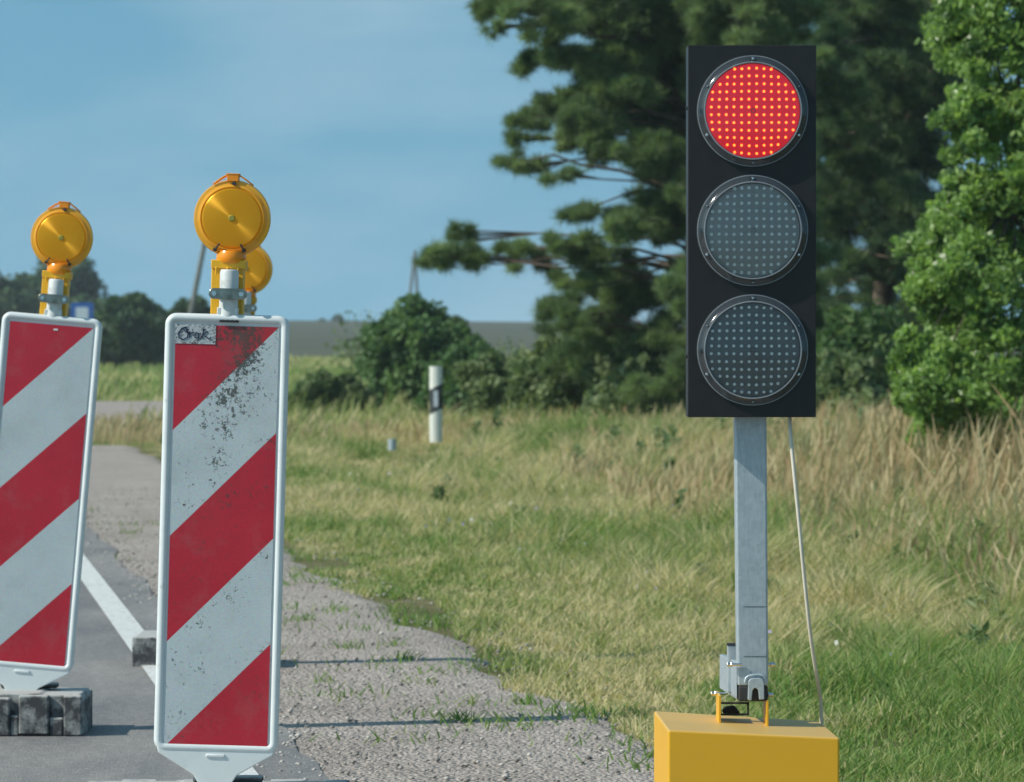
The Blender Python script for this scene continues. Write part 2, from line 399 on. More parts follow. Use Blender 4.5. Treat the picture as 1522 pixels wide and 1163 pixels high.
B += [(random.uniform(1180, 1500), random.uniform(-380, -20), 60, 50, D2) for _ in range(22)]
B += [(1240, 60, 50, 40, D2), (1300, 90, 45, 40, D2), (1380, 60, 50, 40, D2), (1330, 20, 50, 40, D2)]
pine('pine_tree', P(1300, 622, D2+1), P(1320, -420, D2+1), B, M_pine_dark, 'dark dense pine between the signal head and the bright green willow', per=500, depth=1.6)
# lighter clump in front of it
# right hand willow
D3 = 25
C = []
for (px, py, r) in [(1480,20,85),(1440,60,50),(1500,120,85),(1440,170,45),(1490,230,80),(1430,290,55),(1500,330,80),(1400,370,55),(1450,410,70),
    (1390,440,55),(1500,470,85),(1420,500,65),(1365,525,42),(1380,580,50),(1450,590,70),(1520,600,70),(1350,590,22),(1400,640,40),(1470,660,45),(1530,670,50),(1360,560,30),
    (1600,50,100),(1600,200,100),(1600,350,100),(1600,500,100),(1700,150,110),(1700,400,110),(1560,-80,100),(1480,-90,80),(1650,-200,110),(1540,-230,90),(1720,-50,110)]:
    Dd = D3 + random.uniform(-.7, .7); s = Dd/F; C.append((tuple(P(px, py, Dd)), (r*s*1.05, r*s*1.2, r*s)))
broadleaf('willow_tree', (3.9, D3+.3, .2), C, M_bush, .025, 5800, 'bright green leafy willow at the right edge of the picture', 'tree', None, .035, 30, 2.0, .05)

def bush(name, px0, px1, top, D, mat, label, cat='bush', leaf=.05, per=900, nc=9, group=None, flat=1.0, zoff=0):
    cx = (px0+px1)/2; s = D/F; wdt = (px1-px0)*s; zb = float(gz((cx-CX)*s, D))+zoff; ht = (EYE + (HOR-top)*s) - zb
    cl = []
    for k in range(nc):
        a = random.uniform(-1, 1); e = math.sqrt(max(0, 1-a*a*.8)); r = ht*random.uniform(.22, .34)
        zz = zb + r*.7 + (ht*e - 1.6*r)*(random.random()**.6)
        cl.append(((((cx-CX)*s)+a*(wdt/2-r*.8), D+random.uniform(-.3, .3)*wdt*flat, max(zz, zb+r*.6)), (r*1.1, r*1.1, r)))
    return broadleaf(name, ((cx-CX)*s, D, zb-.05), cl, mat, leaf, per, label, cat, group, ht*.025)
bush('elder_bush', 530, 715, 436, 62, M_shrub2, 'rounded dark green bush behind the white marker post', leaf=.065, per=1500, nc=30)
gs = 'low shrubs along the verge under the pine'
bush('hawthorn_shrub', 690, 790, 505, 50, M_shrub, 'low grey green shrub just right of the marker post', leaf=.05, per=1600, nc=16, group=gs)
bush('hawthorn_shrub', 770, 900, 485, 47, M_shrub, 'grey green shrub under the lowest pine branches', leaf=.05, per=1600, nc=20, group=gs)
bush('hawthorn_shrub', 880, 1040, 470, 45, M_shrub, 'tallest grey green shrub, touching the left side of the signal head', leaf=.05, per=1700, nc=24, group=gs)
bush('hawthorn_shrub', 1180, 1320, 520, 42, M_shrub, 'green shrub between the signal pole and the willow', leaf=.05, per=1500, nc=18, group=gs)
bush('hawthorn_shrub', 630, 760, 505, 54, M_shrub2, 'darker shrub directly behind the top of the marker post', leaf=.055, per=1500, nc=18, group=gs)
bush('hawthorn_shrub', 1190, 1370, 455, 49, M_shrub2, 'tall dark shrub filling the gap between the signal head and the willow', leaf=.06, per=1700, nc=30, group=gs)
bush('bramble_shrub', 415, 570, 552, 60, M_shrub, 'low olive weed thicket left of the rounded dark bush', leaf=.055, per=1500, nc=22, group=gs)
gf = 'trees far beyond the road on the left'
bush('hedge_tree', 130, 262, 430, 150, M_far, 'broad dark tree mass behind the blue sign and between the two front beacons', 'tree', .15, 1800, 34, gf)
bush('hedge_tree', 205, 380, 440, 160, M_far, 'dark tree mass mostly hidden behind the speckled front beacon', 'tree', .15, 1500, 26, gf)
bush('distant_tree', -60, 60, 408, 240, M_far, 'dark far tree at the left edge of the picture', 'tree', .24, 1000, 14, gf)
bush('distant_tree', 15, 145, 372, 250, M_far, 'tallest far tree, behind the lamp of the left beacon', 'tree', .24, 1300, 20, gf)
bush('distant_tree', 60, 170, 425, 235, M_far, 'far tree joining the blue sign on its left', 'tree', .24, 900, 12, gf)
bush('distant_tree', 472, 515, 467, 560, M_far, 'tiny round tree on the skyline right of the front beacon', 'tree', .4, 500, 6, None, zoff=2.4)
bush('distant_tree', 600, 700, 440, 110, M_far, 'dark tree rising behind the rounded bush below the far pylon', 'tree', .12, 1200, 14, None)
bush('sapling', 512, 558, 450, 90, M_shrub, 'thin pale sapling standing against the sky', 'tree', .07, 70, 7, None)
bush('sapling', 735, 765, 470, 80, M_shrub, 'thin sapling under the overhanging pine branch', 'tree', .06, 80, 5, None)

# bare overhanging branch of the pine is part of its trunk mesh; grass follows
M_grass = leaf_mat('grass_blades', (.14, .26, .06), (.32, .36, .14), (.62, .53, .32), .4, .6, .2)
M_straw = leaf_mat('dry_grass_blades', (.24, .30, .11), (.54, .46, .25), (.66, .52, .32), .4, .7, .15)
def blades(name, x, y, h, wd, tint, lean, mat, label):
    n = len(x); z = gz(x, y); a = rng.random(n)*2*math.pi
    lx = lean[:, 0]; ly = lean[:, 1]
    sx_, sy_ = np.cos(a)*wd/2, np.sin(a)*wd/2*.6
    sx_ = np.where(np.abs(sx_) < wd*.25, wd*.25, sx_)
    lv = []
    for f_, wf in ((0, 1), (.4, .9), (.75, .6)):
        bx = x + lx*h*f_**1.7; by = y + ly*h*f_**1.7; bz = z + h*f_*(1-.12*f_)
        lv += [np.stack([bx-sx_*wf, by-sy_*wf, bz], -1), np.stack([bx+sx_*wf, by+sy_*wf, bz], -1)]
    lv.append(np.stack([x+lx*h, y+ly*h, z+h*.88], -1))
    V = np.stack(lv, 1).reshape(-1, 3); o = (np.arange(n)*7)[:, None]
    q1 = o + np.array([[0, 1, 3, 2]]); q2 = o + np.array([[2, 3, 5, 4]]); t3 = o + np.array([[4, 5, 6]])
    ob = np_mesh(name, V, [np.concatenate([q1, q2]), t3], mat, {'tint': np.repeat(tint, 7)})
    return tag(ob, label, 'grass', None, 'stuff')
def sample(n, y0, y1, pw=1.0, umin=0.0, xmarg=.6, xleft=-1e9):
    xs_, ys_ = [], []; tot = 0
    while tot < n:
        k = n*2; u = rng.random(k); y = (y0**(1-pw) + u*(y1**(1-pw)-y0**(1-pw)))**(1/(1-pw)) if pw != 1 else y0*(y1/y0)**u
        x = (rng.random(k)*2-1)*(.127*y+xmarg); ok = (x > np.where(y > 41.8, line_x(y)+.3, edge(y)+umin) + (vnoise(x, y, .5)-.5)*.5*np.minimum(1, 20/y) - .10) & (x > xleft)
        xs_.append(x[ok]); ys_.append(y[ok]); tot += ok.sum()
    return np.concatenate(xs_)[:n], np.concatenate(ys_)[:n]
def lean_of(n, base=(.28, 0), sd=.3): return np.stack([rng.normal(base[0], sd, n), rng.normal(base[1], sd, n)], -1)
def tuft(x, y): return .45*vnoise(x, y*.5, .16)+.35*vnoise(x, y*.4, .45)+.2*vnoise(x, y*.4, 1.4)
n = 300000
x, y = sample(n, 8.5, 48, .6)
u = x - edge(y); tf = tuft(x, y)
h = (.035 + .10*sstep(.2, 1.6, u) + .10*sstep(1.8, 4.5, u)) * (.08+2.7*tf**1.7) * (.5+1.0*rng.random(n))
h = h*np.where((y > 38) & (x < -2.6), .35, 1)
for px_, D_ in ((648, 43), (583, 40)): h = np.where((np.abs(x-(px_-CX)*D_/F) < .4) & (y > D_-6) & (y < D_+.5), h*.35, h)
dry = vnoise(x, y*.3, .9)*.5 + vnoise(x, y*.4, .3)*.28 + vnoise(x, y*.5, .12)*.22
tint = np.clip(rng.normal(0, .24, n) + .20 + sstep(.36, .74, dry + .10*sstep(1.2, 3, u))*.8, 0, 1)
blades('grass', x, y, h, .0035+.00022*y, tint, lean_of(n, (.14, 0), .5), M_grass, 'green and yellowing grass covering the verge beside the gravel')
n = 100000
x, y = sample(n, 9, 46, .45, .9)
u = x - edge(y); pm = .5*vnoise(x, y*.35, .8)+.5*vnoise(x, y*.4, .25)
keep = (pm*.7 + .10*(u > 1.1) + .42*sstep(2.2, 6, u)) > .50 + .3*rng.random(n); x, y, u = x[keep], y[keep], u[keep]; n = len(x)
h = (.10 + .09*sstep(1, 3, u) + .15*sstep(3, 6.5, u) + .16*sstep(4, 7, u)*(1-sstep(24, 32, y))) * (.5+.8*rng.random(n))
for px_, D_, in ((648, 43), (583, 40)):
    x0 = (px_-CX)*D_/F; h = np.where((np.abs(x-x0) < .5) & (y > D_-9) & (y < D_+.5), h*.25, h)
tint = np.clip(rng.normal(.12, .25, n) + .9*(.6*vnoise(x, y*.3, 1.1)+.4*vnoise(x, y*.4, .3)) + .5*sstep(26, 34, y), 0, 1)
blades('dry_grass', x, y, h, .0025+.00016*y, tint, lean_of(n, (.2, 0), .4), M_straw, 'tall straw coloured grass stems at the back of the verge')
# seed heads
n = 9500
x, y = sample(n, 15, 46, .3, 2.8); u = x-edge(y); n = len(x)
h = (.30+.20*sstep(3, 7, u)+.46*sstep(2.8, 4.5, u)*(1-sstep(24, 34, y)))*(.6+.5*rng.random(n)); z = gz(x, y)
h = np.where((np.abs(x+.8) < 1.2) & (y > 32) & (y < 43.5), h*.2, h)
ln = lean_of(n, (.16, 0), .22)
stem = []
for f_, wf in ((0, .002), (.6, .002), (.8, .0055), (1.0, .001)):
    wv = wf + .00008*y*(wf > .0015)
    bx = x+ln[:, 0]*h*f_**1.8; by = y+ln[:, 1]*h*f_**1.8; bz = z+h*f_
    stem += [np.stack([bx-wv, by, bz], -1), np.stack([bx+wv, by, bz], -1)]
V = np.stack(stem, 1).reshape(-1, 3); o = (np.arange(n)*8)[:, None]
ob = np_mesh('seed_heads', V, [np.concatenate([o+np.array([[a, a+1, a+3, a+2]]) for a in (0, 2, 4)])],
   leaf_mat('seed_heads', (.50, .34, .20), (.60, .47, .27), (.68, .58, .36), .3, .8, .1), {'tint': np.repeat(rng.random(n), 8)})
tag(ob, 'reddish brown seed heads rising over the tall grass near the trees', 'grass', None, 'stuff')
# tall weeds with broad leaves
n = 110; x, y = sample(n, 14, 44, .5, 1.6); z = gz(x, y); hh_ = (.12+.34*sstep(2, 5, x-edge(y)))*(.6+.8*rng.random(n))
V = []; Fc = []; T = []; o = 0
for i in range(n):
    k = int(30+140*hh_[i]); tt_ = rng.random(k)**.8; spr = .05+.10*hh_[i]
    pts = np.stack([x[i]+rng.normal(0, spr, k)*(1.1-tt_)+.15*hh_[i]*tt_, y[i]+rng.normal(0, spr, k), z[i]+hh_[i]*tt_], -1)
    a_, f_, t_ = leaves(pts, .014+.0004*y[i], np.clip(rng.normal(.35+.3*rng.normal(), .15, k), 0, 1), 3.2); V.append(a_); Fc.append(f_+o); T.append(t_); o += len(a_)
ob = np_mesh('tall_weeds', np.concatenate(V), [np.concatenate(Fc)], M_shrub, {'tint': np.concatenate(T)})
tag(ob, 'dark broad leaved weeds standing among the verge grass', 'weeds', None, 'stuff')
# small pale flower heads
n = 170; x, y = sample(n, 13, 34, .4, .9); z = gz(x, y)+.12+.2*sstep(2, 5, x-edge(y))*rng.random(n)
a_, f_, t_ = leaves(np.stack([x, y, z], -1), .012+.0004*y, rng.random(n), 1.0)
ob = np_mesh('wild_flowers', a_, [f_], leaf_mat('flower_heads', (.6, .6, .55), (.7, .7, .68), (.5, .42, .62), .2), {'tint': t_})
tag(ob, 'tiny pale flower heads scattered over the verge', 'flowers', None, 'stuff')
# far tufts
n = 42000
y = 45*(210/45)**rng.random(n); x = (rng.random(n)*2-1)*(.13*y+1); ok = (x > edge(y)+.3) & ~((x < -3.7-.05*(y-50)) & (y > 50.3) & (y < 68.5)); x, y = x[ok], y[ok]; n = len(x)
h = .22*(.4+1.2*rng.random(n))*(.5+vnoise(x, y, 4)); tint = np.clip(rng.normal(.1, .25, n)+vnoise(x, y, 5)*.8, 0, 1)
blades('meadow_grass', x, y, h, .0006*y, tint, lean_of(n), M_grass, 'pale meadow grass beyond the marker post')
# weeds on the gravel
n = 1900; cx_ = []; 
for k in range(70):
    yy_ = 10.2*(26/10.2)**random.random(); uu = random.random(); xx = float(line_x(yy_))+.25 + (float(edge(yy_))-float(line_x(yy_))-.25)*(uu**.55)
    cx_.append((xx, yy_, random.uniform(.02, .11)))
cx_ += [(-.17, 11.7, .1), (.0, 11.5, .08), (-.25, 11.9, .05), (.12, 11.9, .1), (.22, 12.0, .08), (-2.05, 24, .25), (-2.2, 20, .15), (-2.3, 22, .2)]
pick = rng.integers(0, len(cx_), n); ca = np.array(cx_)[pick]
x = ca[:, 0]+rng.normal(size=n)*ca[:, 2]; y = ca[:, 1]+rng.normal(size=n)*ca[:, 2]*1.2
ok = x > line_x(y)+.2; x, y = x[ok], y[ok]; n = len(x)
blades('weeds', x, y, .035+.035*rng.random(n), .007, np.clip(rng.normal(.12, .15, n), 0, 1), lean_of(n, (0, 0), .6), M_grass, 'small green weeds sprouting through the gravel shoulder')
# pebbles
n = 8000
y = 9.5*(30/9.5)**rng.random(n); lo = line_x(y)+.15; hi = edge(y)+.1; x = lo+(hi-lo)*rng.random(n); x = np.where(rng.random(n) < .35, line_x(y)+.2+rng.normal(0, .08, n), x); s = .002+.007*rng.random(n)**5 + .002*rng.random(n)
oc = np.array([[1,0,0],[-1,0,0],[0,1,0],[0,-1,0],[0,0,1],[0,0,-1]], float); fo = np.array([[0,2,4],[2,1,4],[1,3,4],[3,0,4],[2,0,5],[1,2,5],[3,1,5],[0,3,5]])
V = np.stack([x, y, s*.3+.011], -1)[:, None, :] + oc[None]*(s[:, None, None]*(.6+.8*rng.random((n, 6, 3))))*np.array([1, 1, .6])
Fp = (np.arange(n)*6)[:, None, None] + fo[None]
ob = np_mesh('pebbles', V.reshape(-1, 3), [Fp.reshape(-1, 3)], leaf_mat('pebbles', (.16, .15, .14), (.32, .29, .26), (.55, .52, .48), 0, .9, .2), {'tint': np.repeat(rng.random(n), 6)})
tag(ob, 'loose pebbles scattered over the gravel shoulder', 'pebbles', None, 'stuff')

# ------------------------------------------------------------------ materials for objects
M_white = simple('white_plastic', (.66, .70, .70), .38, var=.05, scale=14, dirt=(.30, .31, .28), dirt_scale=22, dirt_lo=.62, dirt_hi=.78)
M_white2 = simple('white_plastic_dirty', (.60, .63, .62), .45, var=.08, scale=20, dirt=(.24, .25, .22), dirt_scale=18, dirt_lo=.52, dirt_hi=.75)
M_yel = simple('yellow_plastic', (.80, .42, .015), .35, var=.06)
M_orange = simple('orange_plastic', (.85, .27, .008), .25, var=.06)
M_steel = simple('galvanised_clamp', (.30, .29, .25), .3, 1, var=.35, scale=60)
M_black = simple('black_housing', (.007, .0065, .0065), .5, var=.3, scale=40)
M_dark = simple('dark_rubber', (.03, .03, .032), .7, var=.4, scale=30)
M_screw = simple('screw_steel', (.62, .64, .64), .25, 1, var=.1)
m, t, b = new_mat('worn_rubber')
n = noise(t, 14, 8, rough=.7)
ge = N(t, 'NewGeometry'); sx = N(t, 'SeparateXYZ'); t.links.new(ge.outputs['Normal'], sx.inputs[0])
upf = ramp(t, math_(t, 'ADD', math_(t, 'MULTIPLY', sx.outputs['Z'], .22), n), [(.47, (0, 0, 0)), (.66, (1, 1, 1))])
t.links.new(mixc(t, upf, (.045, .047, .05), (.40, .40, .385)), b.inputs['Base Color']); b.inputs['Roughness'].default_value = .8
bump(t, b, n, .5, .006); M_foot = m
# galvanised steel
m, t, b = new_mat('galvanised_steel')
c = N(t, 'TexCoord').outputs['Object']
v = N(t, 'TexVoronoi'); v.inputs['Scale'].default_value = 110; t.links.new(c, v.inputs['Vector'])
sepc = N(t, 'SeparateColor'); t.links.new(v.outputs['Color'], sepc.inputs[0])
mpn = N(t, 'Mapping'); mpn.inputs['Scale'].default_value = (260, 260, 30); t.links.new(c, mpn.inputs[0])
g = mixc(t, .45, ramp(t, sepc.outputs[0], [(0, (.36, .42, .45)), (1, (.48, .54, .57))]), ramp(t, noise(t, 1, 3, mpn.outputs[0]), [(.3, (.36, .42, .46)), (.7, (.54, .60, .63))]))
t.links.new(g, b.inputs['Base Color']); b.inputs['Metallic'].default_value = .55; b.inputs['Roughness'].default_value = .5
bump(t, b, noise(t, 300, 2, c), .15, .001); M_galv = m
m, t, b = new_mat('yellow_box_paint')
c = N(t, 'TexCoord').outputs['Object']
n = noise(t, 7, 7, c, .65); f = ramp(t, n, [(.5, (0, 0, 0)), (.8, (.5, .5, .5))])
ge = N(t, 'NewGeometry'); sx = N(t, 'SeparateXYZ'); t.links.new(ge.outputs['Normal'], sx.inputs[0])
f2 = math_(t, 'MULTIPLY', math_(t, 'MAXIMUM', sx.outputs['Z'], 0.0), .45)
col = mixc(t, f, (.72, .38, .012), (.50, .30, .04)); col = mixc(t, f2, col, (.45, .38, .22))   # dust settled on the lid
t.links.new(col, b.inputs['Base Color']); b.inputs['Roughness'].default_value = .42
bump(t, b, noise(t, 220, 2, c), .08, .001); M_box = m

# sheeting: diagonal red and white bands, growth of lichen specks on the near one
def sheeting_mat(name, z_top, half, dirt_amt):
    m, t, b = new_mat(name)
    c = N(t, 'TexCoord').outputs['Object']; sx = N(t, 'SeparateXYZ'); t.links.new(c, sx.inputs[0])
    u = math_(t, 'DIVIDE', math_(t, 'ADD', sx.outputs['X'], half), 2*half)
    v_ = math_(t, 'SUBTRACT', z_top, sx.outputs['Z'])
    qv = math_(t, 'DIVIDE', math_(t, 'ADD', v_, math_(t, 'MULTIPLY', u, .2415)), .483)
    fr = math_(t, 'FRACT', qv); red = math_(t, 'LESS_THAN', fr, .5)
    wn = noise(t, 5, 4, c)
    wht = ramp(t, wn, [(.35, (.45, .51, .53)), (.65, (.50, .56, .58))]); rd = ramp(t, wn, [(.35, (.42, .012, .028)), (.65, (.50, .016, .035))])
    # fine prism texture
    ck = N(t, 'TexVoronoi'); ck.inputs['Scale'].default_value = 420; t.links.new(c, ck.inputs['Vector'])
    col = mixc(t, red, wht, rd)
    col = mixc(t, .12, col, ck.outputs['Color'], 'OVERLAY')
    if dirt_amt:
        # specks: a trail that runs from the upper right down to the middle left
        zz = v_
        path = math_(t, 'ADD', math_(t, 'MULTIPLY', zz, -.17), .045)
        dx = math_(t, 'ABSOLUTE', math_(t, 'SUBTRACT', sx.outputs['X'], path))
        band = math_(t, 'SUBTRACT', 1.0, math_(t, 'DIVIDE', dx, .078), True)
        fade = math_(t, 'SUBTRACT', 1.0, math_(t, 'MULTIPLY', zz, 1.75), True)
        dens = math_(t, 'MULTIPLY', band, fade)
        n1_ = noise(t, 120, 6, c, .75); n2_ = noise(t, 16, 6, c, .7)
        val = math_(t, 'ADD', math_(t, 'ADD', n1_, math_(t, 'MULTIPLY', math_(t, 'SUBTRACT', n2_, .5), .55)), math_(t, 'MULTIPLY', dens, .20))
        sp = ramp(t, val, [(.628, (0, 0, 0)), (.67, (.9, .9, .9))])
        col = mixc(t, sp, col, (.045, .045, .035))
        dusty = math_(t, 'MULTIPLY', math_(t, 'MULTIPLY', dens, red), .35)
        col = mixc(t, dusty, col, (.16, .06, .05))
    sm = noise(t, 9, 7, c, .7); f = ramp(t, sm, [(.52, (0, 0, 0)), (.85, (.35, .35, .35))])
    col = mixc(t, f, col, (.25, .24, .21))
    t.links.new(col, b.inputs['Base Color']); b.inputs['Roughness'].default_value = .35; b.inputs['Specular IOR Level'].default_value = .4
    b.inputs['Coat Weight'].default_value = .3; b.inputs['Coat Roughness'].default_value = .15
    return m
M_sheet_dirty = sheeting_mat('striped_sheeting_specked', 1.155, .118, 1)
M_sheet = sheeting_mat('striped_sheeting', 1.155, .118, 0)
# speckled sticker
m, t, b = new_mat('weathered_sticker')
c = N(t, 'TexCoord').outputs['Object']; n = noise(t, 190, 6, c, .8)
t.links.new(ramp(t, n, [(.42, (.06, .065, .07)), (.50, (.46, .50, .52))]), b.inputs['Base Color']); M_sticker = m
M_ink = simple('blue_ink', (.012, .014, .05), .5)
# amber lens
m, t, b = new_mat('amber_lens')
c = N(t, 'TexCoord').outputs['Object']
b.inputs['Base Color'].default_value = (1, .57, .03, 1); b.inputs['Roughness'].default_value = .42
b.inputs['Metallic'].default_value = .45
b.inputs['Anisotropic'].default_value = .95; b.inputs['Anisotropic Rotation'].default_value = .25
tg = N(t, 'Tangent'); tg.direction_type = 'RADIAL'; tg.axis = 'Y'; t.links.new(tg.outputs[0], b.inputs['Tangent'])
sc = N(t, 'VectorMath'); sc.operation = 'SCALE'; sc.inputs['Scale'].default_value = 800.0; t.links.new(c, sc.inputs[0])
sx = N(t, 'SeparateXYZ'); t.links.new(sc.outputs[0], sx.inputs[0])
fx = math_(t, 'PINGPONG', sx.outputs['X'], 1.0); fz = math_(t, 'PINGPONG', sx.outputs['Z'], 1.0)
bump(t, b, math_(t, 'MULTIPLY', fx, fz), .12, .001)
tr = N(t, 'BsdfTranslucent'); tr.inputs[0].default_value = (1, .45, .01, 1)
ms = N(t, 'MixShader'); ms.inputs[0].default_value = .42
t.links.new(b.outputs[0], ms.inputs[1]); t.links.new(tr.outputs[0], ms.inputs[2]); t.links.new(ms.outputs[0], t.nodes['Material Output'].inputs[0])
M_amber = m
m, t, b = new_mat('amber_clear_rim')
b.inputs['Base Color'].default_value = (.95, .50, .05, 1); b.inputs['Roughness'].default_value = .12
tr = N(t, 'BsdfTransparent'); tr.inputs[0].default_value = (1, .72, .18, 1); ms = N(t, 'MixShader'); ms.inputs[0].default_value = .35
t.links.new(b.outputs[0], ms.inputs[1]); t.links.new(tr.outputs[0], ms.inputs[2]); t.links.new(ms.outputs[0], t.nodes['Material Output'].inputs[0])
M_rim = m

# ------------------------------------------------------------------ striped road beacons
def rrect(x0, x1, z0, z1, r, n=6):
    pts = []
    for cx__, cz__, a0 in ((x1-r, z1-r, 0), (x0+r, z1-r, 90), (x0+r, z0+r, 180), (x1-r, z0+r, 270)):
        for k in range(n+1):
            a = R(a0+90*k/n); pts.append((cx__+r*math.cos(a), cz__+r*math.sin(a)))
    return pts
def beacon(loc, tilt, yaw, label, dirty, foot, lamp_dz=0, foot_yaw=0, scribble=False, foot_off=0):
    root = empty('road_beacon', loc); tag(root, label, 'road beacon', 'striped road beacons with amber lamps')
    T = Matrix.Rotation(R(yaw), 4, 'Z') @ Matrix.Rotation(R(tilt), 4, 'Y')
    def put(o, par=root):
        o.parent = par
        if par is root: o.matrix_local = T
        return o
    W = .141; zb, zt = .180, 1.180
    # frame: body slab, raised bead round the edge, tapered tail
    fb = MB()
    fb.prism(rrect(-W+.004, W-.004, zb+.004, zt-.004, .018), -.010, .022)
    outer = [(Vector((x, 0, z))) for x, z in rrect(-W+.009, W-.009, zb+.009, zt-.009, .016)]
    loop = outer + [outer[0]]
    fb2 = []
    # bead as swept tube with flattened section
    n_ = len(outer); rings = []
    for i in range(n_):
        p = outer[i]; tvec = (outer[(i+1) % n_]-outer[i-1]).normalized(); nrm = Vector((tvec.z, 0, -tvec.x))
        rings.append([p + nrm*(.0105*math.cos(a)) + Vector((0, -.006 - .011*math.sin(a), 0)) for a in [2*math.pi*k/10 for k in range(10)]])
    rings.append(rings[0]); fb.loft(rings, cap=False)
    tail = [(-W+.006, zb+.012), (W-.006, zb+.012), (W-.010, zb-.004), (.050, zb-.052), (.036, zb-.075), (.034, .03), (-.034, .03), (-.036, zb-.075), (-.050, zb-.052), (-W+.010, zb-.004)]
    fb.prism(tail, -.014, .016)
    fb.prism([(-.022, zb-.012), (.022, zb-.012), (.022, zb-.004), (-.022, zb-.004)], -.0175, -.010)
    fr_ = put(fb.build('panel_frame', M_white, None, smooth=40, bevel=.0025)); fr_.parent = root
    sh = MB(); h_ = .118
    sh.prism([(-h_, .192), (h_, .192), (h_, 1.155), (-h_, 1.155)], -.0128, -.0098)
    s_ = put(sh.build('sheeting', M_sheet_dirty if dirty else M_sheet), fr_)
    if dirty:
        st = MB(); st.prism([(-.119, 1.112), (-.026, 1.112), (-.026, 1.157), (-.119, 1.157)], -.0142, -.0126)
        put(st.build('sticker', M_sticker), fr_)
        mk = MB(); mk.prism([(-.018, 1.163), (.026, 1.163), (.026, 1.168), (-.018, 1.168)], -.0185, -.0160)
        for k in range(8): mk.box((-.014+.005*k, -.0188, 1.1655+(.001 if k % 2 else 0)), (.003, .001, .0045))
        put(mk.build('moulded_marking', M_dark), fr_)
    if scribble:
        ink = MB()
        strokes = [[(6, 7), (3, 6.2), (0.8, 3.6), (1.4, 1), (4, 0.2), (6.8, 1.4), (7.4, 4), (5.6, 6.4), (3.4, 6.6), (5, 5), (8, 3.6)],
                   [(8.2, 4.6), (8.4, 1.4), (8.8, 3.6), (10.4, 4.4), (11.4, 3.8)],
                   [(14, 3.8), (12.4, 4), (11.6, 2.2), (12.6, 1), (14, 2.2), (14.2, 3.8), (14.3, 1.2), (15.6, 1.4), (16.4, 2.6)],
                   [(17.6, 6.4), (16.8, 1)], [(20.4, 5), (17.2, 3), (19, 2.2), (21.6, .8), (22.6, 2)]]
        for sk in strokes:
            pts = [Vector((-.114+.0034*x_, -.0147, 1.1205+.0042*z_)) for x_, z_ in sk]
            ink.tube(pts, .0014, 5)
        put(ink.build('handwriting', M_ink), fr_)
    else:
        mk = MB(); mk.box((.012, -.0135, 1.142), (.012, .001, .005), 0); put(mk.build('small_mark', M_white), fr_)
    # stub post
    pm = MB(); pm.lathe([(.0215, 1.17), (.0215, 1.278), (.019, 1.284), (.0, 1.284)], (0, .006, 0), 28, axis='z')
    pm.box((-.001, .006, 1.184), (.048, .03, .026)); put(pm.build('mounting_post', M_white2, None, smooth=40, bevel=.002))
    # clamp
    cb = MB(); z_ = 1.228; cb.prism(rrect(-.044, .044, z_-.0125, z_+.0125, .0122), -.026, -.021)
    cb.lathe([(.0245, -.009), (.0245, .009), (.022, .009), (.022, -.009), (.0245, -.009)], (0, .006, z_), 28, axis='z')
    cl_ = put(cb.build('clamp', M_steel, None, smooth=40, bevel=.0015))
    for x_ in (-.031, .031):
        sm_ = MB(); sm_.lathe([(.0, -.034), (.0055, -.034), (.0065, -.031), (.0065, -.026), (.0045, -.026), (.0045, .03), (0, .03)], (x_, 0, z_), 14)
        put(sm_.build('bolt', M_screw, None, smooth=40), cl_)
    # lamp
    dz = lamp_dz; zc = 1.402+dz
    hb = MB(); hb.box((-.006, .058, 1.19+dz), (.074, .056, .20)); hb.box((-.004, .056, 1.296+dz), (.080, .062, .020))
    for x_ in (-.032, -.006, .018): hb.box((x_, .0245, 1.280+dz), (.004, .004, .02))
    lamp = put(hb.build('lamp_housing', M_yel, None, smooth=40, bevel=.006, bseg=3))
    cm = MB(); cm.lathe([(0, 1.300+dz), (.031, 1.300+dz), (.034, 1.305+dz), (.034, 1.318+dz), (.030, 1.327+dz), (0, 1.330+dz)], (0, .05, 0), 32, axis='z')
    put(cm.build('collar', M_orange, None, smooth=50), lamp)
    lb = MB()
    prof = [(0, -.020), (.010, -.0205), (.045, -.021), (.066, -.018), (.070, -.014), (.080, -.010), (.080, .010), (.070, .014), (.066, .018), (.045, .021), (0, .021)]
    lb.lathe(prof, (0, .05, zc), 64); put(lb.build('lens', M_amber, None, smooth=30), lamp)
    rb = MB(); rb.lathe([(.0795, -.012), (.0860, -.011), (.0885, -.004), (.0885, .004), (.0860, .011), (.0795, .012), (.0795, -.012)], (0, .05, zc), 64)
    rb.lathe([(.070, -.0146), (.0725, -.0165), (.0795, -.0125), (.078, -.0110), (.070, -.0146)], (0, .05, zc), 64)
    put(rb.build('lens_rim', M_rim, None, smooth=40), lamp)
    hubm = MB(); hubm.lathe([(0, -.0235), (.006, -.0235), (.008, -.0205), (0, -.0205)], (0, .05, zc), 20)
    put(hubm.build('lens_hub', simple('olive_hub', (.30, .26, .04), .3), None, smooth=40), lamp)
    tb = MB(); tb.box((0, .05, zc+.093), (.027, .034, .017))
    tb.box((0, .05, zc+.1015), (.031, .036, .003))
    for s2 in (-1, 1):
        tb.tube([(s2*.012, .036, zc+.100), (s2*.026, .036, zc+.092), (s2*.046, .038, zc+.077)], .0022, 6)
        tb.tube([(s2*.012, .064, zc+.100), (s2*.026, .064, zc+.092), (s2*.046, .062, zc+.077)], .0022, 6)
    put(tb.build('top_clip', M_orange, None, smooth=40, bevel=.002), lamp)
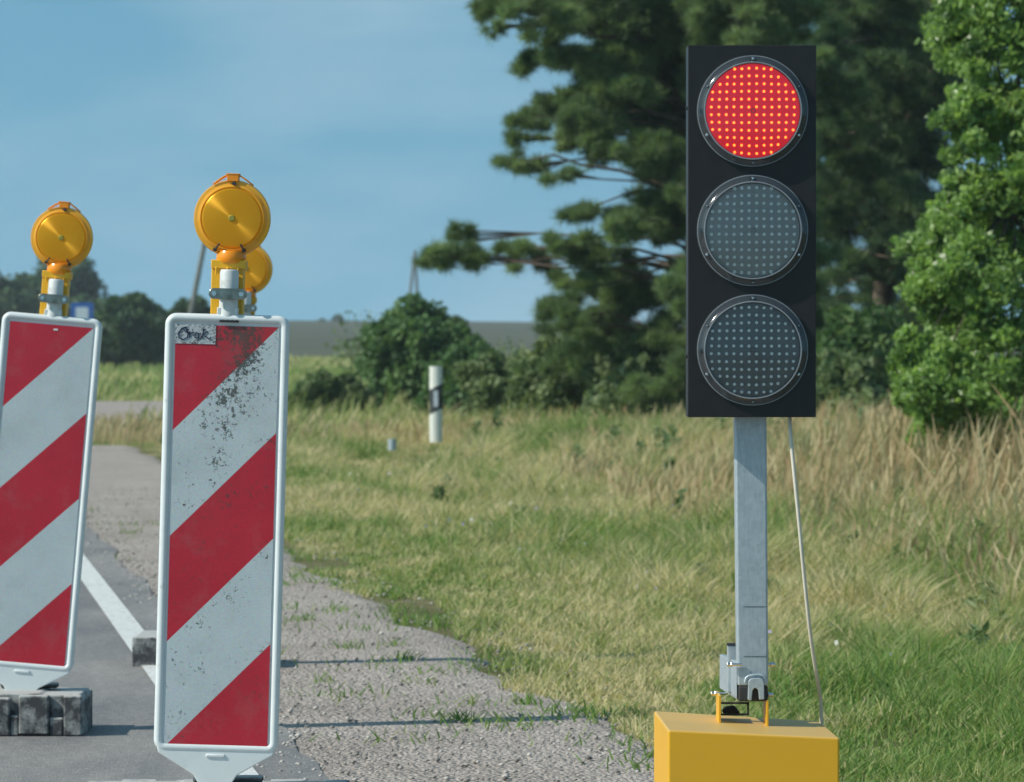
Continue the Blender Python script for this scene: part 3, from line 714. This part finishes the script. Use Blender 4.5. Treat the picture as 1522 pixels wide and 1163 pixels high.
    for x_, z2 in ((-.037, -.073), (.030, -.073), (.003, .080)):
        sb = MB(); sb.lathe([(0, -.016), (.0045, -.016), (.0045, -.010), (0, -.010)], (x_, .05-.003, zc+z2), 12)
        if z2 < 0: sb.tube([(x_, .031, zc+z2), (x_*.72, .028, zc+z2+.014)], .0022, 6)
        put(sb.build('lens_screw', M_dark, None, smooth=40), lamp)
    # rubber foot
    w_, d_, h2 = foot; F_ = Matrix.Rotation(R(foot_yaw), 4, 'Z') @ Matrix.Translation((foot_off, 0, 0))
    fm = MB()
    outl = [(-w_/2, .0), (w_/2, .0), (w_/2, h2*.86), (w_/2-.012, h2), (.085, h2), (.075, h2+.004), (-.075, h2+.004), (-.085, h2), (-w_/2+.012, h2), (-w_/2, h2*.86)]
    fm.prism(outl, -d_/2+.03, d_/2-.03)
    for sy in (-1, 1):                # moulded front and back: full-height blocks, pockets and undercuts between them
        x0 = -w_/2+.002; k = 0 if sy < 0 else 2
        while x0 < w_/2-.03:
            ww = min((.105, .03, .06, .024, .085, .04)[k % 6], w_/2-.002-x0)
            hh, z0_ = ((h2*.985, 0), (h2*.35, h2*.6), (h2*.93, 0), (h2*.5, 0), (h2*.96, .004), (h2*.45, .0))[k % 6]
            fm.box((x0+ww/2, sy*(d_/2-.017), z0_+hh/2+.001), (ww-.0015, .032 if k % 2 == 0 else .022, hh))
            x0 += ww; k += 1
    fm.box((.03, .05, h2+.012), (.16, .05, .014))
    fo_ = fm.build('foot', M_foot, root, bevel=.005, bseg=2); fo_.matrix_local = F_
    return root
gpos = lambda px, D: ((px-CX)*D/F, D, -.001)
beacon(gpos(317, 9.23), 1.65, 0, 'striped beacon in front, its top stained with black specks under a scribbled sticker', True, (.62, .30, .10), scribble=True)
beacon((gpos(25, 11.4)[0], 11.4, .012), 5.0, 0, 'leaning striped beacon at the left edge with a clean panel on a worn black foot', False, (.40, .30, .115))
beacon(gpos(345, 13.8), 2.0, 0, 'farthest striped beacon, almost hidden behind the speckled front one', False, (.44, .34, .115), lamp_dz=-.04, foot_off=-.11)

# ------------------------------------------------------------------ portable traffic light
DS = 7.60
base = Vector((P(1110, 700, 7.7).x, 7.7, 0)); sig = empty('traffic_light', base)
tag(sig, 'portable traffic light showing red, on a galvanised pole over a yellow box', 'traffic light')
def loc(p): return Vector(p) - base
s = DS/F
hx0 = P(1022.5, 340, DS).x; hx1 = P(1213, 340, DS).x; hz0 = P(0, 620.5, DS).z; hz1 = P(0, 67.5, DS).z
hc = Vector(((hx0+hx1)/2, DS+.045, (hz0+hz1)/2)) - base
hb = MB(); hb.box(hc, (hx1-hx0, .09, hz1-hz0))
for zz in (160, 530):
    for sx2 in (-1, 1): hb.lathe([(0, 0), (.004, 0), (.004, .003), (0, .003)], (0, 0, 0), 10, M=Matrix.Translation((hc.x+sx2*((hx1-hx0)/2), hc.y-.02, P(0, zz, DS).z-base.z)) @ Matrix.Rotation(R(-90*sx2), 4, 'Z'))
head = hb.build('housing', M_black, sig, bevel=.003)
# clear lens cover
m, t, b = new_mat('clear_cover')
gl = N(t, 'BsdfGlossy'); gl.inputs['Roughness'].default_value = .12; gl.inputs[0].default_value = (.9, .95, 1, 1)
trn = N(t, 'BsdfTransparent'); trn.inputs[0].default_value = (.98, .98, .98, 1); lw = N(t, 'Fresnel'); lw.inputs[0].default_value = 1.10
ms = N(t, 'MixShader'); t.links.new(math_(t, 'ADD', lw.outputs[0], .012), ms.inputs[0]); t.links.new(trn.outputs[0], ms.inputs[1]); t.links.new(gl.outputs[0], ms.inputs[2])
t.links.new(ms.outputs[0], t.nodes['Material Output'].inputs[0]); M_clear = m
m, t, b = new_mat('smoked_rim')
b.inputs['Base Color'].default_value = (.05, .054, .06, 1); b.inputs['Roughness'].default_value = .14; b.inputs['Coat Weight'].default_value = .6
trn = N(t, 'BsdfTransparent'); trn.inputs[0].default_value = (.8, .85, .9, 1); ms = N(t, 'MixShader'); ms.inputs[0].default_value = .25
t.links.new(b.outputs[0], ms.inputs[1]); t.links.new(trn.outputs[0], ms.inputs[2]); t.links.new(ms.outputs[0], t.nodes['Material Output'].inputs[0]); M_smoke = m
M_lip = simple('polished_lip', (.22, .24, .26), .12)
def board(name, c, em=None, es=0):
    m, t, b = new_mat(name); co = N(t, 'TexCoord').outputs['Object']
    v = N(t, 'TexVoronoi'); v.inputs['Scale'].default_value = 500; t.links.new(co, v.inputs['Vector'])
    t.links.new(ramp(t, v.outputs['Distance'], [(0, tuple(x*.8 for x in c)), (.8, c)]), b.inputs['Base Color']); b.inputs['Roughness'].default_value = .35
    if em: b.inputs['Emission Color'].default_value = (*em, 1); b.inputs['Emission Strength'].default_value = es
    return m
def led(name, c, em=None, es=0, metal=0):
    m, t, b = new_mat(name); b.inputs['Base Color'].default_value = (*c, 1); b.inputs['Roughness'].default_value = .2 if em else .38; b.inputs['Metallic'].default_value = metal
    if em: b.inputs['Emission Color'].default_value = (*em, 1); b.inputs['Emission Strength'].default_value = es
    return m
specs = [('red_lamp', 165.5, board('red_led_board', (.12, .01, .02), (1, .008, .03), .42), led('red_led', (.8, .1, .05), (1, .15, .02), 3.4), 'lit red round lamp at the top'),
         ('amber_lamp', 343, board('amber_led_board', (.27, .265, .25)), led('amber_led', (.95, .95, .92), metal=.6), 'unlit grey round lamp in the middle'),
         ('green_lamp', 520.5, board('green_led_board', (.13, .13, .126)), led('green_led', (.95, .97, .95), metal=.6), 'unlit round lamp with white dots at the bottom')]
for nm, py, mbd, mled, lab in specs:
    cpt = P(1118.5, py, DS) - base; cpt.y = DS - base.y
    ro = 82*s; ri = 72*s
    rm = MB()
    rm.lathe([(ri, -.001), (ro-.001, -.001), (ro, -.004), (ro-.002, -.009), (ro-.006, -.011), (ri+.004, -.012), (ri+.001, -.016), (ri-.002, -.016), (ri-.003, -.012), (ri-.003, -.001), (ri, -.001)], cpt, 72)
    lo = rm.build(nm, M_smoke, sig, smooth=35); lo['label'] = lab
    lp = MB(); lp.lathe([(ri+.0012, -.0150), (ri+.0008, -.0172), (ri-.0004, -.0176), (ri-.0016, -.0172), (ri-.0016, -.0150), (ri+.0012, -.0150)], cpt, 72); lp.lathe([(ro-.0002, -.002), (ro+.0010, -.0035), (ro+.0004, -.0065), (ro-.0010, -.0065), (ro-.0002, -.002)], cpt, 72); lp.build('lens_lip', M_lip, lo, smooth=60)
    bd = MB(); bd.lathe([(0, -.0085), (ri-.0032, -.0085), (ri-.0032, -.007), (0, -.007)], cpt, 72); bd.build('lamp_board', mbd, lo)
    le = MB(); ring = nm == 'amber_lamp'
    for r_ in range(12):
        for c_ in range(12):
            ox, oz = (c_-5.5), (5.5-r_)
            if abs(ox) > (3, 4, 5, 6, 6, 6, 6, 6, 6, 5, 4, 3)[r_]: continue
            rr = math.hypot(ox, oz); k2 = 1 - .0016*rr*rr*(abs(ox*oz)/(rr*rr+1e-6))*1.6
            x_ = cpt.x + ox*11.25*s*k2 + random.uniform(-.3, .3)*s; z_ = cpt.z + oz*11.6*s*k2 + random.uniform(-.3, .3)*s
            r0 = (2.0 if nm == 'red_lamp' else 2.5)*s
            if ring: le.lathe([(r0, -.0022), (r0, -.0045), (r0*.55, -.0045), (r0*.55, -.0022)], (x_, cpt.y-.0065, z_), 10)
            else: le.lathe([(r0, -.0022), (r0, -.0034), (r0*.92, -.0042), (r0*.71, -.0051), (r0*.38, -.0057), (0, -.0059)], (x_, cpt.y-.0065, z_), 10)
    le.build('led_array', mled, lo, smooth=50)
    cv = MB(); cv.lathe([(0, -.0180), (ri*.6, -.0170), (ri-.003, -.0140), (ri-.003, -.0132), (ri*.6, -.0162), (0, -.0172)], cpt, 72)
    cv.build('clear_cover', M_clear, lo, smooth=50)
    hbm = MB(); hbm.lathe([(.0045, -.0181), (.0045, -.0198), (.003, -.0198), (.003, -.0181), (.0045, -.0181)], cpt, 20); hbm.build('centre_boss', M_smoke, lo, smooth=30)
    for a in (90, 208, 332, 28, 152, 270):
        sm_ = MB(); rr = (ro+ri)/2; big_ = a in (90, 208, 332)
        q_ = .0034 if big_ else .002
        sm_.lathe([(0, -.0165), (q_*.5, -.0165), (q_, -.014), (q_, -.011), (0, -.011)], (cpt.x+rr*math.cos(R(a)), cpt.y, cpt.z+rr*math.sin(R(a))), 12)
        sm_.build('screw', M_screw, lo, smooth=30)
    for a in (90, 180):
        tb_ = MB(); tb_.box((cpt.x+(ro+ri)/2*math.cos(R(a))-(.006 if a == 90 else 0), cpt.y-.0125, cpt.z+(ro+ri)/2*math.sin(R(a))+(0 if a == 90 else .002)), (.0015, .003, .010) if a == 90 else (.009, .003, .0012))
        if a == 180: tb_.box((cpt.x+(ro+ri)/2*math.cos(R(a)), cpt.y-.0125, cpt.z-.002), (.009, .003, .0012))
        tb_.build('catch', M_smoke, lo)
# pole (square tube)
DP = 7.665
pb = MB()
def quadring(py, xl, xr, D, dep):
    a = P(xl, py, D); b_ = P(xr, py, D); return [a-base, b_-base, (b_-base)+Vector((0, dep, 0)), (a-base)+Vector((0, dep, 0))]
pb.loft([quadring(1020, 1096.5, 1142, DP, .06), quadring(620, 1092.5, 1139.5, DP, .06), quadring(400, 1090.5, 1137.5, DP+.03, .05)])
pole = pb.build('pole', M_galv, sig, bevel=.004, bseg=3)
for yy in (902, 976):
    sm_ = MB(); a = P(1105, yy, DP-.0004)-base; b_ = P(1140, yy, DP-.0004)-base; sm_.tube([a, b_], .0005, 4); sm_.build('score_line', M_dark, pole)
cb = MB(); cb.loft([quadring(1043, 1098, 1141.5, DP-.001, .062), quadring(1020.3, 1098, 1141.5, DP-.001, .062)]); cb.build('rubber_end_cap', M_dark, sig, bevel=.003)
# hinge lug: upside-down U plate with a slot, plus weld bead
def pp(lst, D): return [((P(x_, y_, D)-base).x, (P(x_, y_, D)-base).z) for x_, y_ in lst]
lg = MB(); yo = DP-base.y
outline = [(1111, 1040), (1112, 1012), (1115, 1008.5), (1120, 1007.5), (1129, 1007.5), (1133, 1009), (1135, 1014), (1135.5, 1039), (1128, 1039.5), (1126.5, 1026), (1124.5, 1023), (1121, 1022), (1118, 1026), (1116.5, 1041)]
lg.prism(pp(outline, DP), yo-.012, yo-.0015); lug = lg.build('hinge_lug', M_galv, sig, bevel=.0012)
wl = MB(); wl.tube([P(x_, y_, DP-.003)-base for x_, y_ in [(1107, 1015), (1109, 1008), (1113, 1004.5), (1120, 1003.5), (1129, 1003), (1134, 1004), (1138, 1010)]], [.002, .0026, .0018, .0024, .0018, .0028, .002], 7)
wl.build('weld_bead', M_galv, lug, smooth=60)
# side channel bracket left of the pole, running back
DB = 7.80
sb = MB(); yf = DP+.01-base.y
cA = P(1069, 978, DB+.12)-base; cB = P(1096, 978, DP+.012)-base
zt_ = (P(1070, 979, DB)-base).z; zt2 = (P(1096, 985, DP)-base).z; zl = (P(1071, 1030, DB)-base).z; zl2 = (P(1096, 1041, DP)-base).z
xl_ = (P(1069.5, 1000, DB+.1)-base).x; xr_ = (P(1096, 1000, DP)-base).x; yb_ = DB+.1-base.y
sb.add([(xl_, yb_, zt_), (xr_-.001, yf, zt2), (xr_-.001, yf, zl2), (xl_, yb_, zl), (xl_+.012, yb_+.004, zt_), (xr_+.006, yf+.01, zt2), (xr_+.006, yf+.01, zl2), (xl_+.012, yb_+.004, zl)],
       [(0, 1, 2, 3), (4, 7, 6, 5), (0, 4, 5, 1), (3, 2, 6, 7), (0, 3, 7, 4), (1, 5, 6, 2)])
sb.box(((xl_+xr_)/2+.012, (yf+yb_)/2+.03, (zt_+zl)/2), (.03, .14, abs(zt_-zl)-.01))
sb.build('side_bracket', M_galv, sig, bevel=.0015)
tb = MB(); a0 = P(1089, 985, 7.76)-base; a1 = P(1089, 959, 7.76)-base; tb.box((a0.x, a0.y, (a0.z+a1.z)/2), (.021, .021, a1.z-a0.z)); st_ = tb.build('tube_stub', M_galv, sig, bevel=.002)
tb = MB(); tb.box((a0.x, a0.y, a1.z+.0015), (.0225, .0225, .004)); tb.build('stub_cap', M_dark, st_)
for x_, y_, D_, dx in ((1063, 1031, 7.74, -1), (1087, 988, 7.66, -1), (1146, 988, 7.69, 1), (1143, 1033, 7.69, 1)):
    bo = MB(); p_ = P(x_, y_, D_)-base; M_ = Matrix.Translation(p_) @ Matrix.Rotation(R(90*dx), 4, 'Z')
    bo.lathe([(0, -.008), (.0045, -.008), (.0045, -.001), (.006, -.001), (.006, .002), (.003, .002), (.003, .020), (0, .020)], (0, 0, 0), 6, M=M_)
    bo.build('bolt', M_screw, sig, bevel=.0008)
# yellow uprights that carry the hinge
for xs2, yt, yb2, D_ in ((1069.8, 1034, 1079, 7.68), (1140.5, 1041, 1083, 7.66)):
    up = MB(); a = P(xs2, yt, D_)-base; b_ = P(xs2, yb2, D_)-base; up.box((a.x, a.y+.045, (a.z+b_.z)/2), (.0045, .10, a.z-b_.z)); up.build('yellow_upright', M_box, sig, bevel=.0008)
# dark square frame seen under the bracket
fm_ = MB(); D_ = 7.74
for (x0_, y0_, x1_, y1_) in ((1072, 1044, 1113, 1046.5), (1072, 1061, 1113, 1063.5), (1110.5, 1044, 1113.2, 1063.5)):
    a = P(x0_, y0_, D_)-base; b_ = P(x1_, y1_, D_)-base; fm_.box(((a.x+b_.x)/2, a.y, (a.z+b_.z)/2), (abs(b_.x-a.x), .012, abs(a.z-b_.z)))
fm_.build('latch_frame', M_dark, sig)
kb = MB(); kb.prism(pp([(1074, 1061), (1075, 1056), (1079, 1052), (1086, 1051), (1091, 1050), (1095, 1053), (1098, 1057), (1101, 1061)], D_), D_-base.y+.004, D_-base.y+.03); kb.build('rubber_grip', M_dark, sig, bevel=.003)
# battery box
FL, FR = P(993, 1085.5, 7.47)-base, P(1248, 1097, 7.47)-base
BL, BR = P(972, 1057, 7.86)-base, P(1219, 1072.5, 7.82)-base
bt = [FL, FR, BR, BL]; low = [Vector((v_.x, v_.y, .02)) for v_ in bt]
bx = MB(); bx.add(bt+low, [(0, 1, 2, 3), (4, 7, 6, 5), (0, 4, 5, 1), (1, 5, 6, 2), (2, 6, 7, 3), (3, 7, 4, 0)])
box = bx.build('battery_box', M_box, sig, bevel=.004, bseg=3)
for v_ in low:
    ft = MB(); ft.box((v_.x*.9+low[0].x*.05+low[2].x*.05, v_.y*.9+low[0].y*.05+low[2].y*.05, .012), (.03, .03, .02))
    ft.build('box_foot', M_dark, box)
# cable
M_cable = simple('cream_cable', (.62, .58, .48), .5, var=.08)
cbm = MB(); kp = [(1173.5, 600, 7.65), (1174.5, 640, 7.63), (1180, 700, 7.62), (1187, 770, 7.62), (1194.5, 850, 7.63), (1204, 940, 7.66), (1213, 1000, 7.70), (1219.5, 1040, 7.76), (1221, 1080, 7.78)]
kpts = [P(*k_)-base for k_ in kp]; fine = []
for i in range(len(kpts)-1):
    p0, p1, p2, p3 = kpts[max(i-1, 0)], kpts[i], kpts[i+1], kpts[min(i+2, len(kpts)-1)]
    for k in range(5):
        t_ = k/5; fine.append(.5*((2*p1)+(p2-p0)*t_+(2*p0-5*p1+4*p2-p3)*t_*t_+(3*p1-p0-3*p2+p3)*t_**3))
fine.append(kpts[-1]); cbm.tube(fine, .0037, 10); cbm.build('cable', M_cable, sig, smooth=60)

# ------------------------------------------------------------------ roadside posts and far things
M_post = simple('white_post_plastic', (.72, .73, .66), .5, var=.05, scale=4)
D_ = 43.; g0 = P(648, 672, D_); root = empty('marker_post', (g0.x, D_, 0)); tag(root, 'white roadside marker post with a slanted black band, standing in the dry grass', 'marker post')
pw = 19*D_/F/2; ht = P(0, 545, D_).z; z1, z2 = P(0, 575, D_).z, P(0, 612, D_).z; sl_ = .035
mb = MB()
def pring(zl_, zr_): return [Vector((pw*math.sin(a)*1.0, -.045*math.cos(a), zl_+(zr_-zl_)*(math.sin(a)*.5+.5))) for a in [2*math.pi*k/20 for k in range(20)]]
mb.loft([pring(0, 0), pring(z2-sl_, z2+sl_)]); mb.build('post', M_post, root, smooth=40)
mb = MB(); mb.loft([pring(z1-sl_, z1+sl_), pring(ht-.008, ht), pring(ht, ht+.004)]); mb.build('post_top', M_post, root, smooth=40)
mb = MB(); mb.loft([pring(z2-sl_+.001, z2+sl_+.001), pring(z1-sl_-.001, z1+sl_-.001)]); bn = mb.build('black_band', simple('black_band', (.03, .033, .035), .5), root, smooth=40)
mb = MB(); mb.prism([(-.025, z2+.05), (.022, z2+.05), (.022, z1-.04), (-.025, z1-.04)], -.052, -.046); mb.build('reflector', simple('pale_reflector', (.55, .60, .64), .25), bn)
D_ = 40.; g0 = P(583, 676, D_); mb = MB(); hh = P(0, 653, D_).z
mb.lathe([(0, 0), (.042, 0), (.042, hh), (.036, hh), (.036, hh-.01), (0, hh-.01)], (0, 0, 0), 20, axis='z')
o = mb.build('pipe_stub', M_galv, None, smooth=40, loc=(g0.x, D_, 0)); tag(o, 'short grey metal pipe stub in the grass left of the marker post', 'pipe')
# blue sign
D_ = 120.; root = empty('road_sign', (P(122, 470, D_).x, D_, 0)); tag(root, 'small blue square sign with a pale symbol, standing before the far trees', 'road sign')
hw = 17*D_/F; za, zb_ = P(0, 450, D_).z, P(0, 484, D_).z
mb = MB(); mb.prism(rrect(-hw, hw, zb_, za, .05), -.02, .02); pnl = mb.build('sign_plate', simple('sign_blue', (.02, .10, .36), .5), root)
mb = MB(); mb.prism(rrect(-hw*.55, hw*.55, zb_+.18, za-.14, .03), -.026, -.0205); mb.build('symbol', simple('sign_white', (.5, .58, .66), .5), pnl)
mb = MB(); mb.tube([(0, .06, -.1), (0, .06, za-.05)], .035, 8); mb.build('post', M_galv, root)
# leaning wooden pole
M_wood = simple('weathered_wood', (.16, .17, .16), .9, var=.2, scale=4)
D_ = 150.; mb = MB(); a = P(268, 520, D_); a0 = Vector((a.x, D_, 0)); b_ = P(316, 300, D_)
mb.tube([(0, 0, -.1), (b_-a0)*.5, b_-a0], [.11, .10, .085], 10)
o = mb.build('utility_pole', M_wood, None, smooth=60, loc=a0); tag(o, 'leaning grey wooden pole seen left of the lamp of the front beacon', 'pole')
# far A-shaped pylon
D_ = 300.; cx0 = P(617, 500, D_).x; root = empty('power_pylon', (cx0, D_, 0)); tag(root, 'thin A-shaped power pylon on the skyline left of the pine branch', 'pylon')
zt_ = P(0, 372, D_).z
for dx, nm in ((-.9, 'leg'), (.35, 'leg')):
    mb = MB(); mb.tube([(dx, 0, -.1), (0, 0, zt_)], [.13, .10], 8); mb.build(nm, M_wood, root, smooth=60)
mb = MB(); mb.tube([(-.50, 0, zt_*.45), (.19, 0, zt_*.45)], .06, 6); mb.build('crossbar', M_wood, root); mb = MB(); mb.tube([(-.1, -.7, zt_-.5), (.1, .7, zt_-.5)], .07, 6); mb.build('crossbar', M_wood, root)
print('tris', sum(len(o.data.polygons) for o in S.objects if o.type == 'MESH'))

# ------------------------------------------------------------------ air
m = bpy.data.materials.new('haze'); m.use_nodes = True; t = m.node_tree; t.nodes.clear()
o_ = t.nodes.new('ShaderNodeOutputMaterial'); pv = t.nodes.new('ShaderNodeVolumePrincipled')
pv.inputs['Color'].default_value = (.80, .90, 1, 1); pv.inputs['Density'].default_value = .00042; pv.inputs['Anisotropy'].default_value = 0
t.links.new(pv.outputs[0], o_.inputs['Volume'])
mb = MB(); mb.box((0, 480, 13), (2100, 1100, 30)); tag(mb.build('haze', m), kind='stuff')
